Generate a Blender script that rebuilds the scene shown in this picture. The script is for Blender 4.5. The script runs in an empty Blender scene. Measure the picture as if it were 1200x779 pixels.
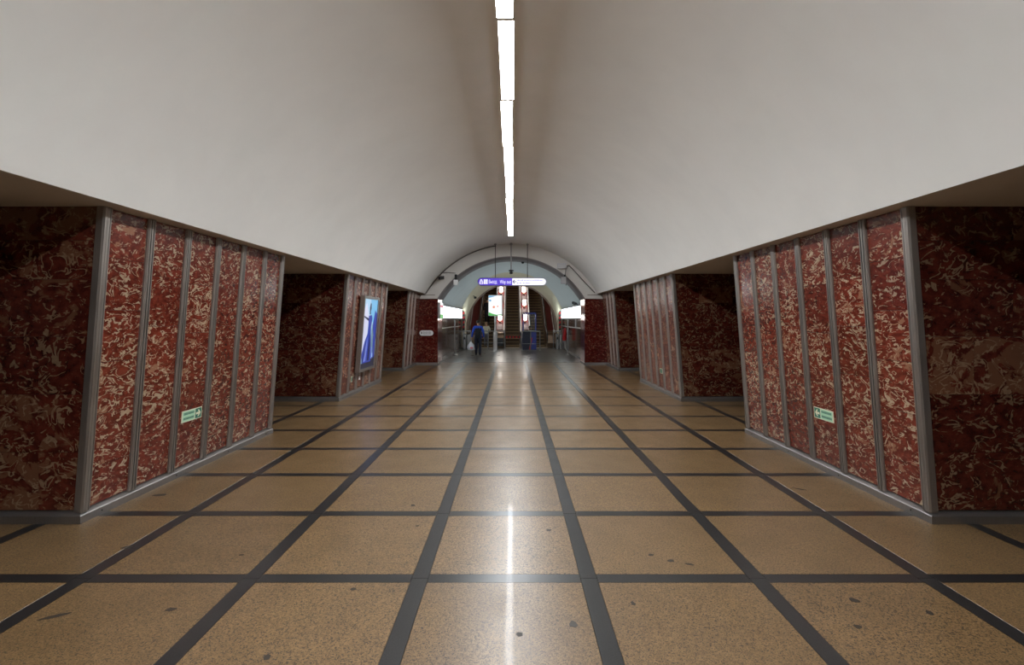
import bpy, bmesh, math, random
from mathutils import Vector, Matrix, Euler
random.seed(7)
PI = math.pi
sc = bpy.context.scene
COL = sc.collection

# ------------------------------------------------------------------ camera, world, exposure
F_PX, CAM_X, CAM_H = 593.0, 0.055, 1.70
cam_d = bpy.data.cameras.new('camera'); cam = bpy.data.objects.new('camera', cam_d); COL.objects.link(cam)
cam_d.sensor_width = 36.0; cam_d.sensor_fit = 'HORIZONTAL'
cam_d.lens = 36.0 * F_PX / 1200.0
cam_d.shift_x = -0.8 / 1200.0
cam_d.shift_y = -15.5 / 1200.0
cam_d.clip_start = 0.05; cam_d.clip_end = 200
cam.location = (CAM_X, 0, CAM_H); cam.rotation_euler = (PI / 2, 0, 0)
sc.camera = cam
w = bpy.data.worlds.new('world'); sc.world = w; w.use_nodes = True
w.node_tree.nodes['Background'].inputs[0].default_value = (0.5, 0.55, 0.6, 1)
w.node_tree.nodes['Background'].inputs[1].default_value = 0.01
vs = sc.view_settings
vs.view_transform = 'Standard'; vs.look = 'None'; vs.exposure = 0.6; vs.gamma = 1.0; vs.use_curve_mapping = False
LAMP_E = 54.0       # emission of the vault lamps
PANEL_E = 2.6       # luminous wall panels of the escalator hall


def at(px, py, Y):
    """photo pixel at a known distance along the hall -> point"""
    return Vector(((px - 600.8) / F_PX * Y + CAM_X, Y, CAM_H - (py - 374.0) / F_PX * Y))


# ------------------------------------------------------------------ materials
def srgb(r, g, b):
    f = lambda c: (c / 255 / 12.92) if c / 255 <= .04045 else ((c / 255 + .055) / 1.055) ** 2.4
    return (f(r), f(g), f(b), 1)


class NT:
    def __init__(s, name):
        s.m = bpy.data.materials.new(name); s.m.use_nodes = True
        s.t = s.m.node_tree; s.n = s.t.nodes; s.b = s.n['Principled BSDF']

    def new(s, t, **kw):
        n = s.n.new(t)
        for k, v in kw.items(): setattr(n, k, v)
        return n

    def put(s, sock, v):
        if hasattr(v, 'is_output') or isinstance(v, bpy.types.NodeSocket): s.t.links.new(v, sock)
        else: sock.default_value = v

    def math(s, op, a, b=0.0, c=0.0, clamp=False):
        n = s.new('ShaderNodeMath', operation=op); n.use_clamp = clamp
        s.put(n.inputs[0], a); s.put(n.inputs[1], b); s.put(n.inputs[2], c)
        return n.outputs[0]

    def step(s, v, lo, hi):
        n = s.new('ShaderNodeMapRange', interpolation_type='SMOOTHSTEP')
        s.put(n.inputs[0], v); s.put(n.inputs[1], lo); s.put(n.inputs[2], hi)
        return n.outputs[0]

    def mix(s, fac, a, b):
        n = s.new('ShaderNodeMix', data_type='RGBA')
        s.put(n.inputs[0], fac); s.put(n.inputs[6], a); s.put(n.inputs[7], b)
        return n.outputs[2]

    def vmath(s, op, a, b):
        n = s.new('ShaderNodeVectorMath', operation=op); s.put(n.inputs[0], a)
        if op == 'SCALE': s.put(n.inputs[3], b)
        else: s.put(n.inputs[1], b)
        return n.outputs[0]

    def noise(s, vec, scale, detail=3, rough=.5, dist=0.0, out=0):
        n = s.new('ShaderNodeTexNoise'); s.t.links.new(vec, n.inputs['Vector'])
        n.inputs['Scale'].default_value = scale; n.inputs['Detail'].default_value = detail
        n.inputs['Roughness'].default_value = rough; n.inputs['Distortion'].default_value = dist
        return n.outputs[out]

    def objvec(s, rnd=True):
        tc = s.new('ShaderNodeTexCoord'); v = tc.outputs['Object']; s.rand = None
        if rnd:
            oi = s.new('ShaderNodeObjectInfo'); s.rand = oi.outputs['Random']
            k = s.new('ShaderNodeCombineXYZ')
            s.put(k.inputs[0], s.math('MULTIPLY', s.rand, 71.0)); s.put(k.inputs[1], s.math('MULTIPLY', s.rand, 37.0))
            s.put(k.inputs[2], s.math('MULTIPLY', s.rand, 113.0))
            v = s.vmath('ADD', v, k.outputs[0])
        return v

    def bump(s, h, strength, dist=.01):
        n = s.new('ShaderNodeBump'); n.inputs['Strength'].default_value = strength; n.inputs['Distance'].default_value = dist
        s.t.links.new(h, n.inputs['Height']); s.t.links.new(n.outputs[0], s.b.inputs['Normal'])


def plain(name, col, rough=.5, metal=0.0, emit=0.0, ecol=None, spec=.5, alpha=1.0, trans=0.0):
    m = NT(name); b = m.b
    b.inputs['Base Color'].default_value = col; b.inputs['Roughness'].default_value = rough
    b.inputs['Metallic'].default_value = metal; b.inputs['Specular IOR Level'].default_value = spec
    if trans: b.inputs['Transmission Weight'].default_value = trans
    if emit:
        b.inputs['Emission Color'].default_value = ecol or col; b.inputs['Emission Strength'].default_value = emit
    return m.m


def marble(name, red_dark, red_light, fleck, tan, worm=1.0, blob=.5, scale=9.0, rough=.16, tone=.25):
    m = NT(name); v = m.objvec()
    r2 = m.math('FRACT', m.math('MULTIPLY', m.rand, 7.31)); r3 = m.math('FRACT', m.math('MULTIPLY', m.rand, 23.7))
    rot = m.new('ShaderNodeMapping'); m.t.links.new(v, rot.inputs[0])
    ax = m.new('ShaderNodeCombineXYZ'); m.put(ax.inputs[0], m.math('MULTIPLY', r2, 6.0)); m.put(ax.inputs[1], m.math('MULTIPLY', r3, 6.0)); m.t.links.new(ax.outputs[0], rot.inputs['Rotation'])
    rot.inputs['Scale'].default_value = (1, .75, 1.25); v = rot.outputs[0]
    wv = m.noise(v, scale * .45, 2, .5, 0, 1)
    v2 = m.vmath('ADD', v, m.vmath('SCALE', m.vmath('SUBTRACT', wv, (.5, .5, .5)), .16))
    base = m.mix(m.step(m.noise(v2, scale * 1.6, 4, .6), .35, .68), red_dark, red_light)
    # tan cloudy patches, amount differs from slab to slab
    thr = m.math('SUBTRACT', .66, m.math('MULTIPLY', m.rand, .2 * blob))
    nb = m.noise(v2, scale * .7, 5, .62, .6)
    base = m.mix(m.math('MULTIPLY', m.step(nb, thr, m.math('ADD', thr, .05)), .85), base, tan)
    # curly worm-like pale flecks: isolines of a noise, broken up by a mask
    n1 = m.noise(v2, scale * .8, 2.5, .5, 1.2)
    iso = m.math('ABSOLUTE', m.math('SUBTRACT', n1, .5))
    wid = m.math('MULTIPLY', m.noise(v, scale * 1.7, 2), .07 * worm)
    line = m.math('SUBTRACT', 1.0, m.step(iso, m.math('MULTIPLY', wid, .75), m.math('ADD', wid, .004)))
    mlo = m.math('ADD', .39, m.math('MULTIPLY', r3, .13))
    mask = m.step(m.noise(v, scale * 1.25, 3, .55, .4), mlo, m.math('ADD', mlo, .06))
    # small blobs
    n2 = m.noise(v2, scale * 2.3, 4, .6, .8)
    spot = m.step(n2, m.math('SUBTRACT', .64, m.math('MULTIPLY', m.rand, .05 * worm)), .66)
    fl = m.math('MAXIMUM', m.math('MULTIPLY', line, mask), m.math('MULTIPLY', spot, .8))
    fcol = m.mix(m.noise(v, scale * 3, 2), tan, fleck)
    colr = m.mix(fl, base, fcol)
    # each slab a little lighter or darker
    val = m.math('ADD', 1 - tone, m.math('MULTIPLY', m.rand, 2 * tone))
    h = m.new('ShaderNodeHueSaturation'); m.put(h.inputs['Value'], val); m.put(h.inputs['Color'], colr)
    m.put(m.b.inputs['Base Color'], h.outputs[0])
    m.b.inputs['Roughness'].default_value = rough
    return m.m


def brushed(name, col, rough=.42):
    m = NT(name); v = m.objvec()
    mp = m.new('ShaderNodeMapping'); m.t.links.new(v, mp.inputs[0]); mp.inputs['Scale'].default_value = (40, 40, 2.0)
    n = m.noise(mp.outputs[0], 3, 3)
    n2 = m.noise(v, 2.5, 3)
    m.put(m.b.inputs['Base Color'], m.mix(m.math('MULTIPLY', m.math('ADD', n, n2), .5), [c * .72 for c in col[:3]] + [1], [min(1, c * 1.2) for c in col[:3]] + [1]))
    m.put(m.b.inputs['Roughness'], m.math('ADD', rough - .12, m.math('MULTIPLY', n2, .26)))
    m.b.inputs['Metallic'].default_value = .85
    return m.m


def plaster(name, col, amt=.06, rough=.75):
    m = NT(name); v = m.objvec(False)
    n = m.noise(v, .55, 5, .6, .5); n2 = m.noise(v, 2.2, 4, .6)
    f = m.math('ADD', m.math('MULTIPLY', n, .65), m.math('MULTIPLY', n2, .35))
    d = [c * (1 - 2 * amt) for c in col[:3]] + [1]
    m.put(m.b.inputs['Base Color'], m.mix(m.step(f, .3, .7), d, col))
    m.b.inputs['Roughness'].default_value = rough
    m.bump(m.noise(v, 1.3, 5, .55), .25, .03)
    return m.m


def terrazzo(name):
    m = NT(name); v = m.objvec()
    n = m.noise(v, 75, 2, .6); n2 = m.noise(v, 130, 1.5, .5); n3 = m.noise(v, 3, 3)
    base = m.mix(m.step(n, .38, .62), srgb(110, 85, 57), srgb(136, 109, 75))
    base = m.mix(m.math('MULTIPLY', m.step(n3, .3, .75), .35), base, srgb(100, 78, 53))
    base = m.mix(m.math('MULTIPLY', m.step(n2, .56, .615), .9), base, srgb(40, 33, 27))
    base = m.mix(m.math('MULTIPLY', m.step(m.noise(v, 60, 1.5), .61, .67), .8), base, srgb(46, 38, 31))
    h = m.new('ShaderNodeHueSaturation'); m.put(h.inputs['Value'], m.math('ADD', .93, m.math('MULTIPLY', m.rand, .14)))
    m.put(h.inputs['Color'], base); m.put(m.b.inputs['Base Color'], h.outputs[0])
    m.put(m.b.inputs['Roughness'], m.math('ADD', .26, m.math('MULTIPLY', n3, .16)))
    m.b.inputs['Coat Weight'].default_value = .045; m.b.inputs['Coat Roughness'].default_value = .05
    return m.m


def granite(name, col, rough=.3):
    m = NT(name); v = m.objvec()
    n = m.noise(v, 120, 2, .6); n2 = m.noise(v, 4, 4)
    c = m.mix(m.step(n, .3, .75), [x * .7 for x in col[:3]] + [1], [x * 1.35 for x in col[:3]] + [1])
    h = m.new('ShaderNodeHueSaturation'); m.put(h.inputs['Value'], m.math('ADD', .85, m.math('MULTIPLY', m.rand, .3)))
    m.put(h.inputs['Color'], c); m.put(m.b.inputs['Base Color'], h.outputs[0])
    m.put(m.b.inputs['Roughness'], m.math('ADD', rough - .05, m.math('MULTIPLY', n2, .12)))
    m.b.inputs['Coat Weight'].default_value = .02; m.b.inputs['Coat Roughness'].default_value = .06
    return m.m


def hall_floor(name):
    m = NT(name); v = m.objvec(False)
    br = m.new('ShaderNodeTexBrick'); m.t.links.new(v, br.inputs['Vector'])
    br.inputs['Color1'].default_value = srgb(100, 93, 85); br.inputs['Color2'].default_value = srgb(78, 73, 68)
    br.inputs['Mortar'].default_value = srgb(40, 38, 36); br.inputs['Scale'].default_value = 1.0
    br.inputs['Mortar Size'].default_value = .012; br.inputs['Brick Width'].default_value = .6; br.inputs['Row Height'].default_value = .6
    br.offset = 0.0
    m.put(m.b.inputs['Base Color'], m.mix(m.math('MULTIPLY', m.noise(v, 40, 3), .5), br.outputs[0], srgb(60, 57, 55)))
    m.put(m.b.inputs['Roughness'], m.math('ADD', .25, m.math('MULTIPLY', m.noise(v, 2, 1), .08)))
    return m.m


M = {}
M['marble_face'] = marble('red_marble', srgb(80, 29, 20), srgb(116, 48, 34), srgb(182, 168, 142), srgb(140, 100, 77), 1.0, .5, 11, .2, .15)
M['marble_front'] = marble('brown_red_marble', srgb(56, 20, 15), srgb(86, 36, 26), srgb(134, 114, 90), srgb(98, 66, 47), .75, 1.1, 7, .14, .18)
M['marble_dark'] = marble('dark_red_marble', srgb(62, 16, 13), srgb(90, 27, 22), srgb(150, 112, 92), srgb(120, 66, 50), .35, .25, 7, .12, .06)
M['marble_brown'] = marble('brown_marble', srgb(62, 40, 30), srgb(92, 64, 48), srgb(140, 112, 92), srgb(110, 82, 64), .4, .6, 5, .14, .1)
M['metal'] = brushed('brushed_metal', srgb(158, 150, 144))
M['base_metal'] = brushed('baseboard_metal', srgb(150, 146, 144), .36)
M['steel'] = plain('steel', srgb(168, 168, 168), .28, .9)
M['bronze'] = plain('bronze_metal', srgb(150, 128, 108), .3, .9)
M['dark'] = plain('dark_plastic', srgb(24, 24, 26), .4)
M['black_rubber'] = plain('black_rubber', srgb(18, 18, 18), .45)
M['cable'] = plain('cable_grey', srgb(70, 66, 64), .5)
M['vault'] = plaster('white_plaster', srgb(240, 239, 236), .03)
M['reveal'] = plaster('reveal_grey', srgb(142, 136, 138), .04)  # arch underside, a darker grey than the arch face
M['soffit'] = plaster('soffit_paint', srgb(196, 184, 170), .05)
M['ring'] = plaster('arch_plaster', srgb(214, 210, 205), .04)
M['blue_plaster'] = plaster('cool_plaster', srgb(216, 223, 225), .03)
M['cream'] = plaster('cream_plaster', srgb(224, 214, 188), .03)
M['tunnel'] = plaster('tunnel_paint', srgb(120, 100, 84), .08)
M['terrazzo'] = terrazzo('tan_terrazzo')
M['granite'] = granite('black_granite', srgb(36, 35, 35))
M['hall_floor'] = hall_floor('grey_granite_tiles')
M['joint'] = plain('joint_filler', srgb(46, 36, 30), .8)
M['core'] = plain('pylon_core', srgb(56, 26, 20), .6)
M['gum'] = plain('old_gum', srgb(54, 48, 42), .6)
M['housing'] = plain('lamp_housing', srgb(190, 186, 178), .5)
M['lamp'] = plain('lamp_diffuser', (1, 1, 1, 1), .4, emit=LAMP_E, ecol=(.925, .97, 1.0, 1))
M['panel'] = plain('panel_diffuser', (.9, .95, 1, 1), .4, emit=PANEL_E, ecol=(.86, .98, 1.0, 1))
M['torch'] = plain('torch_glass', (1, 1, 1, 1), .4, emit=11.0, ecol=(1.0, .93, .85, 1))
M['white'] = plain('white_enamel', srgb(226, 226, 228), .4)
M['grey'] = plain('grey_paint', srgb(150, 148, 150), .5)
M['lgrey'] = plain('light_grey_paint', srgb(196, 196, 200), .5)
M['violet_lit'] = plain('violet_lit', srgb(52, 28, 150), .4, emit=.5, ecol=srgb(74, 38, 196))
M['white_lit'] = plain('white_lit', (.4, .4, .4, 1), .4, emit=.56, ecol=(.97, .97, 1, 1))
M['pale_violet_lit'] = plain('pale_violet_lit', srgb(120, 110, 190), .4, emit=.4, ecol=srgb(190, 182, 240))
M['sign_ink'] = plain('sign_ink', srgb(40, 24, 110), .5, emit=.12, ecol=srgb(60, 40, 150))
M['violet_case'] = plain('violet_case', srgb(58, 46, 110), .4)
M['red'] = plain('red_paint', srgb(196, 26, 26), .4)
M['deepred'] = plain('dark_red_paint', srgb(104, 24, 22), .5)
M['glass'] = plain('clear_glass', (.9, .95, 1, 1), .03, trans=1.0)
M['booth_blue'] = plain('booth_blue', srgb(34, 48, 128), .4)
M['booth_navy'] = plain('booth_navy', srgb(24, 26, 50), .5)
M['sign_green'] = plain('sign_green', srgb(18, 104, 82), .4)
M['sign_pale'] = plain('sign_pale_green', srgb(176, 214, 184), .4)
M['sign_cream'] = plain('sign_cream', srgb(226, 222, 196), .4)
M['step'] = brushed('step_metal', srgb(186, 160, 122), .5)
M['riser'] = plain('riser_dark', srgb(92, 76, 58), .5, .3)
M['skin'] = plain('skin', srgb(196, 148, 122), .6)
M['hair_dark'] = plain('hair_dark', srgb(44, 34, 28), .7)
M['hair_tan'] = plain('cap_tan', srgb(176, 140, 108), .8)
M['blue_cloth'] = plain('blue_cloth', srgb(32, 70, 176), .8)
M['black_cloth'] = plain('black_cloth', srgb(24, 24, 30), .85)
M['navy_cloth'] = plain('navy_cloth', srgb(26, 28, 46), .85)
M['cream_cloth'] = plain('cream_cloth', srgb(216, 208, 186), .85)
M['grey_cloth'] = plain('grey_cloth', srgb(120, 120, 128), .85)
M['red_cloth'] = plain('red_cloth', srgb(190, 30, 44), .85)
M['bag'] = plain('plastic_bag', srgb(226, 224, 232), .35)
M['bag_print'] = plain('bag_print', srgb(220, 120, 130), .4)
M['eye'] = plain('eye_dark', srgb(20, 18, 18), .3)


def lit(name, r, g, b, e=.8): return plain(name, [c * .4 for c in srgb(r, g, b)[:3]] + [1], .35, emit=e * .6, ecol=srgb(r, g, b))


M['p_sky'] = lit('print_sky', 172, 208, 236); M['p_sky2'] = lit('print_sky_deep', 112, 182, 226)
M['p_cloud'] = lit('print_cloud', 214, 216, 240); M['p_blue'] = lit('print_blue', 48, 66, 168, .7)
M['p_navy'] = lit('print_navy', 26, 32, 84, .6); M['p_peri'] = lit('print_periwinkle', 112, 128, 216, .7)
M['p_dark'] = lit('print_dark', 44, 44, 66, .5); M['p_sage'] = lit('print_sage', 120, 150, 168, .6)
M['p_white'] = lit('print_white', 250, 252, 252, 1.0); M['p_green'] = lit('print_green', 96, 196, 96)
M['p_orange'] = lit('print_orange', 244, 150, 110, .9); M['p_pink'] = lit('print_pink', 222, 110, 130)


# ------------------------------------------------------------------ mesh helpers
class MB:
    def __init__(s): s.v = []; s.f = []; s.mi = []; s.sm = []

    def add(s, vs_, fs, mi=0, smooth=False):
        o = len(s.v); s.v += [tuple(p) for p in vs_]
        for f in fs: s.f.append([i + o for i in f]); s.mi.append(mi); s.sm.append(smooth)
        return s

    def box(s, x0, x1, y0, y1, z0, z1, mi=0):
        x0, x1 = min(x0, x1), max(x0, x1); y0, y1 = min(y0, y1), max(y0, y1); z0, z1 = min(z0, z1), max(z0, z1)
        return s.hexa([(x0, y0, z0), (x1, y0, z0), (x1, y1, z0), (x0, y1, z0)], [(x0, y0, z1), (x1, y0, z1), (x1, y1, z1), (x0, y1, z1)], mi)

    def hexa(s, b, t, mi=0):
        return s.add(list(b) + list(t), [(3, 2, 1, 0), (4, 5, 6, 7), (0, 1, 5, 4), (1, 2, 6, 5), (2, 3, 7, 6), (3, 0, 4, 7)], mi)

    def bbox(s, x0, x1, y0, y1, z0, z1, r=.01, mi=0):
        """box with chamfered edges"""
        bm = bmesh.new(); bmesh.ops.create_cube(bm, size=1)
        for v in bm.verts: v.co = ((x0 + x1) / 2 + v.co.x * abs(x1 - x0), (y0 + y1) / 2 + v.co.y * abs(y1 - y0), (z0 + z1) / 2 + v.co.z * abs(z1 - z0))
        bmesh.ops.bevel(bm, geom=bm.edges[:], offset=r, segments=1, affect='EDGES')
        bm.verts.ensure_lookup_table()
        s.add([v.co for v in bm.verts], [[v.index for v in f.verts] for f in bm.faces], mi); bm.free(); return s

    def loft(s, rings, closed=True, caps=True, mi=0, smooth=False):
        n = len(rings[0]); vs_ = [p for r in rings for p in r]; fs = []
        for i in range(len(rings) - 1):
            for j in range(n if closed else n - 1):
                k = (j + 1) % n; fs.append((i * n + j, i * n + k, (i + 1) * n + k, (i + 1) * n + j))
        s.add(vs_, fs, mi, smooth)
        if caps and closed:
            s.add(rings[0], [list(range(n))[::-1]], mi); s.add(rings[-1], [list(range(n))], mi)
        return s

    def tube(s, path, r, seg=8, mi=0, smooth=True):
        path = [Vector(p) for p in path]; rings = []
        for i, p in enumerate(path):
            d = (path[min(i + 1, len(path) - 1)] - path[max(i - 1, 0)]).normalized()
            up = Vector((0, 0, 1)) if abs(d.z) < .9 else Vector((1, 0, 0))
            a = d.cross(up).normalized(); b = d.cross(a).normalized()
            rr = r[i] if isinstance(r, (list, tuple)) else r
            rings.append([p + (a * math.cos(2 * PI * k / seg) + b * math.sin(2 * PI * k / seg)) * rr for k in range(seg)])
        return s.loft(rings, True, True, mi, smooth)

    def lathe(s, prof, c=(0, 0, 0), seg=14, mi=0, smooth=True):
        rings = [[(c[0] + r * math.cos(2 * PI * k / seg), c[1] + r * math.sin(2 * PI * k / seg), c[2] + z) for k in range(seg)] for r, z in prof]
        return s.loft(rings, True, True, mi, smooth)

    def sphere(s, c, r, seg=12, mi=0):
        if not isinstance(r, (list, tuple)): r = (r, r, r)
        n = seg // 2 + 1
        rings = [[(c[0] + r[0] * math.sin(PI * max(.02, min(.98, i / n))) * math.cos(2 * PI * k / seg), c[1] + r[1] * math.sin(PI * max(.02, min(.98, i / n))) * math.sin(2 * PI * k / seg),
                   c[2] - r[2] * math.cos(PI * i / n)) for k in range(seg)] for i in range(n + 1)]
        return s.loft(rings, True, True, mi, True)

    def prism(s, poly, d, mi=0):
        """planar polygon (3D points) pushed along vector d"""
        d = Vector(d); a = [Vector(p) for p in poly]
        return s.loft([a, [p + d for p in a]], True, True, mi)

    def mesh(s, name, mats):
        me = bpy.data.meshes.new(name); me.from_pydata(s.v, [], s.f)
        for m in (mats if isinstance(mats, (list, tuple)) else [mats]): me.materials.append(M[m])
        me.polygons.foreach_set('material_index', s.mi); me.polygons.foreach_set('use_smooth', s.sm)
        bm = bmesh.new(); bm.from_mesh(me); bmesh.ops.recalc_face_normals(bm, faces=bm.faces); bm.to_mesh(me); bm.free()
        me.update(); return me

    def build(s, name, mats, parent=None, loc=(0, 0, 0), rot=None):
        return link(name, s.mesh(name, mats), parent, loc, rot)


def link(name, me, parent=None, loc=(0, 0, 0), rot=None):
    o = bpy.data.objects.new(name, me); COL.objects.link(o); o.location = loc
    if rot: o.rotation_euler = rot
    if parent: o.parent = parent
    return o


def tag(o, label, cat=None, group=None, kind=None):
    o['label'] = label
    if cat: o['category'] = cat
    if group: o['group'] = group
    if kind: o['kind'] = kind
    return o


def thing(name, label, cat, loc=(0, 0, 0), rz=0, group=None):
    o = bpy.data.objects.new(name, None); COL.objects.link(o); o.location = loc; o.rotation_euler = (0, 0, rz)
    o.empty_display_size = .1
    return tag(o, label, cat, group)


def struct(o, label): return tag(o, label, None, None, 'structure')


_cache = {}


def cached(key, fn):
    if key not in _cache: _cache[key] = fn()
    return _cache[key]


def text_mesh(body, size, mat, depth=.003):
    c = bpy.data.curves.new('text', 'FONT'); c.body = body; c.size = size; c.extrude = depth
    c.align_x = 'LEFT'; c.resolution_u = 3
    t = bpy.data.objects.new('text', c); COL.objects.link(t)
    dg = bpy.context.evaluated_depsgraph_get(); me = bpy.data.meshes.new_from_object(t.evaluated_get(dg))
    bpy.data.objects.remove(t); bpy.data.curves.remove(c)
    me.materials.clear(); me.materials.append(M[mat]); return me


# ------------------------------------------------------------------ dimensions
T = 1.108; SW = .054                      # floor module, half width of a dark strip
XB, LEAN, HP = 3.575, .0765, 2.645        # pylon foot, lean towards the hall per metre, height
PL, PITCH, PY0 = 3.30, 6.26, 4.24         # pylon length, spacing, start of the nearest pair
PD = 6.2                                  # pylon depth
YP0, YP1 = 18.8, 19.97                    # portal wall
YE = 29.6                                 # foot of the escalators
XE, ZE = 2.92, 2.33                       # escalator hall: wall, springing
ZC = .85                                  # centre height of the concentric arches
RV, RR, RE = 3.66, 3.17, 3.25             # vault, portal arch, escalator hall vault


def arc(R, z0, n=40, zc=ZC, cx=0.0):
    a0 = math.asin((z0 - zc) / R)
    return [(cx - R * math.cos(a0 + (PI - 2 * a0) * i / n), zc + R * math.sin(a0 + (PI - 2 * a0) * i / n)) for i in range(n + 1)]


# ------------------------------------------------------------------ setting
YB = -8.0
fl = MB().box(-8.5, 8.5, YB, YP1, -.25, -.02).build('floor', 'joint')
struct(fl, 'polished tan terrazzo floor with a grid of black granite strips')
p_me = MB().bbox(-(T / 2 - SW) + .001, T / 2 - SW - .001, -(T / 2 - SW) + .001, T / 2 - SW - .001, -.02, 0, .0015).mesh('terrazzo_panel', 'terrazzo')
l_me = MB().box(-SW + .001, SW - .001, -T / 2 + .0015, T / 2 - .0015, -.02, -.0003).mesh('granite_strip', 'granite')
t_me = MB().box(-(T / 2 - SW) + .0015, T / 2 - SW - .0015, -SW + .001, SW - .001, -.02, -.0003).mesh('granite_cross_strip', 'granite')


def under_pylon(x, y, m=.6):
    for k in range(-1, 2):
        a = PY0 + k * PITCH
        if abs(x) > XB + m and a + m < y < a + PL - m: return True
    return abs(x) > XB + m and y > PY0 + 2 * PITCH + m


for r in range(-1, 18):
    yc = (r + .5) * T
    for c in range(-5, 6):
        if not under_pylon(c * T, yc):
            link('terrazzo_panel', p_me, fl, (c * T, yc, 0))
        if not under_pylon(c * T, r * T, .1):
            link('granite_cross_strip', t_me, fl, (c * T, r * T, 0))
    for c in range(-6, 6):
        if not under_pylon((c + .5) * T, yc):
            link('granite_strip', l_me, fl, ((c + .5) * T, yc, 0))
for px, py, a, b, ang in [(63, 722, .085, .018, .5), (200, 714, .03, .02, .2), (414, 690, .018, .016, 0), (643, 621, .022, .02, 0), (672, 731, .024, .03, 0), (1001, 703, .024, .03, .5),
                          (1005, 734, .026, .02, 0), (786, 657, .024, .022, 0), (763, 650, .02, .016, 0), (313, 770, .02, .02, 0), (484, 592, .018, .03, .6), (489, 616, .015, .015, 0),
                          (150, 641, .05, .02, .3), (808, 661, .03, .014, -.4), (187, 580, .06, .03, .2), (937, 573, .07, .015, -.6), (742, 707, .014, .02, 0), (609, 743, .02, .02, 0),
                          (283, 650, .02, .014, 0), (1090, 718, .018, .024, 0)]:
    Y = F_PX * CAM_H / (py - 374.0); p = at(px, py, Y)
    ring = [(p.x + a * (1 + .25 * random.uniform(-1, 1)) * math.cos(t) * math.cos(ang) - b * math.sin(t) * math.sin(ang),
             p.y + a * math.cos(t) * math.sin(ang) + b * (1 + .25 * random.uniform(-1, 1)) * math.sin(t) * math.cos(ang)) for t in [2 * PI * k / 10 for k in range(10)]]
    MB().loft([[(x, y, -.0005) for x, y in ring], [(x, y, .0008) for x, y in ring]]).build('floor_stain', 'gum', fl)
bk = MB().box(-8.5, 8.5, YB, -T, -.02, 0).build('floor_slab', 'terrazzo', fl)
for s in (-1, 1):
    MB().box(s * 6.1, s * 8.5, -T, YP1, -.02, 0).build('floor_slab', 'terrazzo', fl)

pts = arc(RV, HP, 64)
out = arc(RV + .25, HP, 64)
cl = MB()
ys = [YB + (YP0 - YB) * i / 24 for i in range(25)]
cl.loft([[(x, y, z) for x, z in pts] for y in ys], False, False, 0, True)
cl = cl.build('ceiling', 'vault'); struct(cl, 'white plastered barrel vault over the central hall')
xe = pts[-1][0]
for s in (-1, 1):
    MB().box(s * xe, s * 8.5, YB, YP0 + .6, HP, HP + .25).build('soffit', 'soffit', cl)
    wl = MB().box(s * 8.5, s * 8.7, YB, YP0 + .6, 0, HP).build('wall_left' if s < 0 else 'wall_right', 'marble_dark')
    struct(wl, 'plain dark red marble wall of the side platform behind the ' + ('poster' if s < 0 else 'bare') + ' pylons')
wb = MB().box(-8.5, 8.5, YB - .2, YB, 0, 4.8).build('wall_back', 'ring'); struct(wb, 'plain pale wall closing the hall opposite the escalators')

# portal wall between hall and escalator hall
wp = MB()
inner = arc(RR, 2.46, 40); outer = arc(RV + .12, 2.46, 40)
for i in range(40):
    a, b = inner[i], inner[i + 1]; c, d = outer[i + 1], outer[i]
    a = (a[0] * 1.006, ZC + (a[1] - ZC) * 1.006); b = (b[0] * 1.006, ZC + (b[1] - ZC) * 1.006)
    wp.hexa([(a[0], YP0, a[1]), (b[0], YP0, b[1]), (b[0], YP1, b[1]), (a[0], YP1, a[1])], [(d[0], YP0, d[1]), (c[0], YP0, c[1]), (c[0], YP1, c[1]), (d[0], YP1, d[1])])
wp = wp.build('wall_portal', 'ring'); struct(wp, 'pale plaster arch band framing the way to the escalators')
xr = inner[-1][0]
rv = MB(); far = arc(RR - .045, 2.46, 40); o2 = arc(RR + .018, 2.46, 40)
rv.loft([[(a[0], y, a[1]) for a in p] for p, y in ((o2, YP0), (inner, YP0), (far, YP1), (o2, YP1))], False, False, 0, True)
rv.build('reveal', 'reveal', wp)
for s in (-1, 1):
    MB().box(s * (xr + .02), s * 4.2, YP0 + .02, YP1 - .02, 0, 2.455).build('jamb_core', 'core', wp)
    for z0, z1 in ((.09, .68), (.685, 1.27), (1.275, 1.86), (1.865, 2.458)):
        MB().bbox(s * xr, s * 3.9, YP0, YP0 + .03, z0, z1, .002).build('marble_slab', 'marble_dark', wp)
        for k in range(2):
            MB().bbox(s * xr, s * (xr + .03), YP0 + .032 + k * .57, YP0 + .6 + k * .565, z0, z1, .002).build('marble_slab', 'marble_dark', wp)
    MB().box(s * (xr - .02), s * 3.9, YP0 - .025, YP0 + .05, 0, .088).build('baseboard', 'base_metal', wp)
    MB().box(s * (xr - .02), s * (xr + .05), YP0 + .05, YP1, 0, .088).build('baseboard', 'base_metal', wp)
    MB().box(s * (xr + .1), s * 3.5, YP0 - .012, YP0 + .03, 2.585, 2.62).build('ledge_trim', 'metal', wp)

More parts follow.
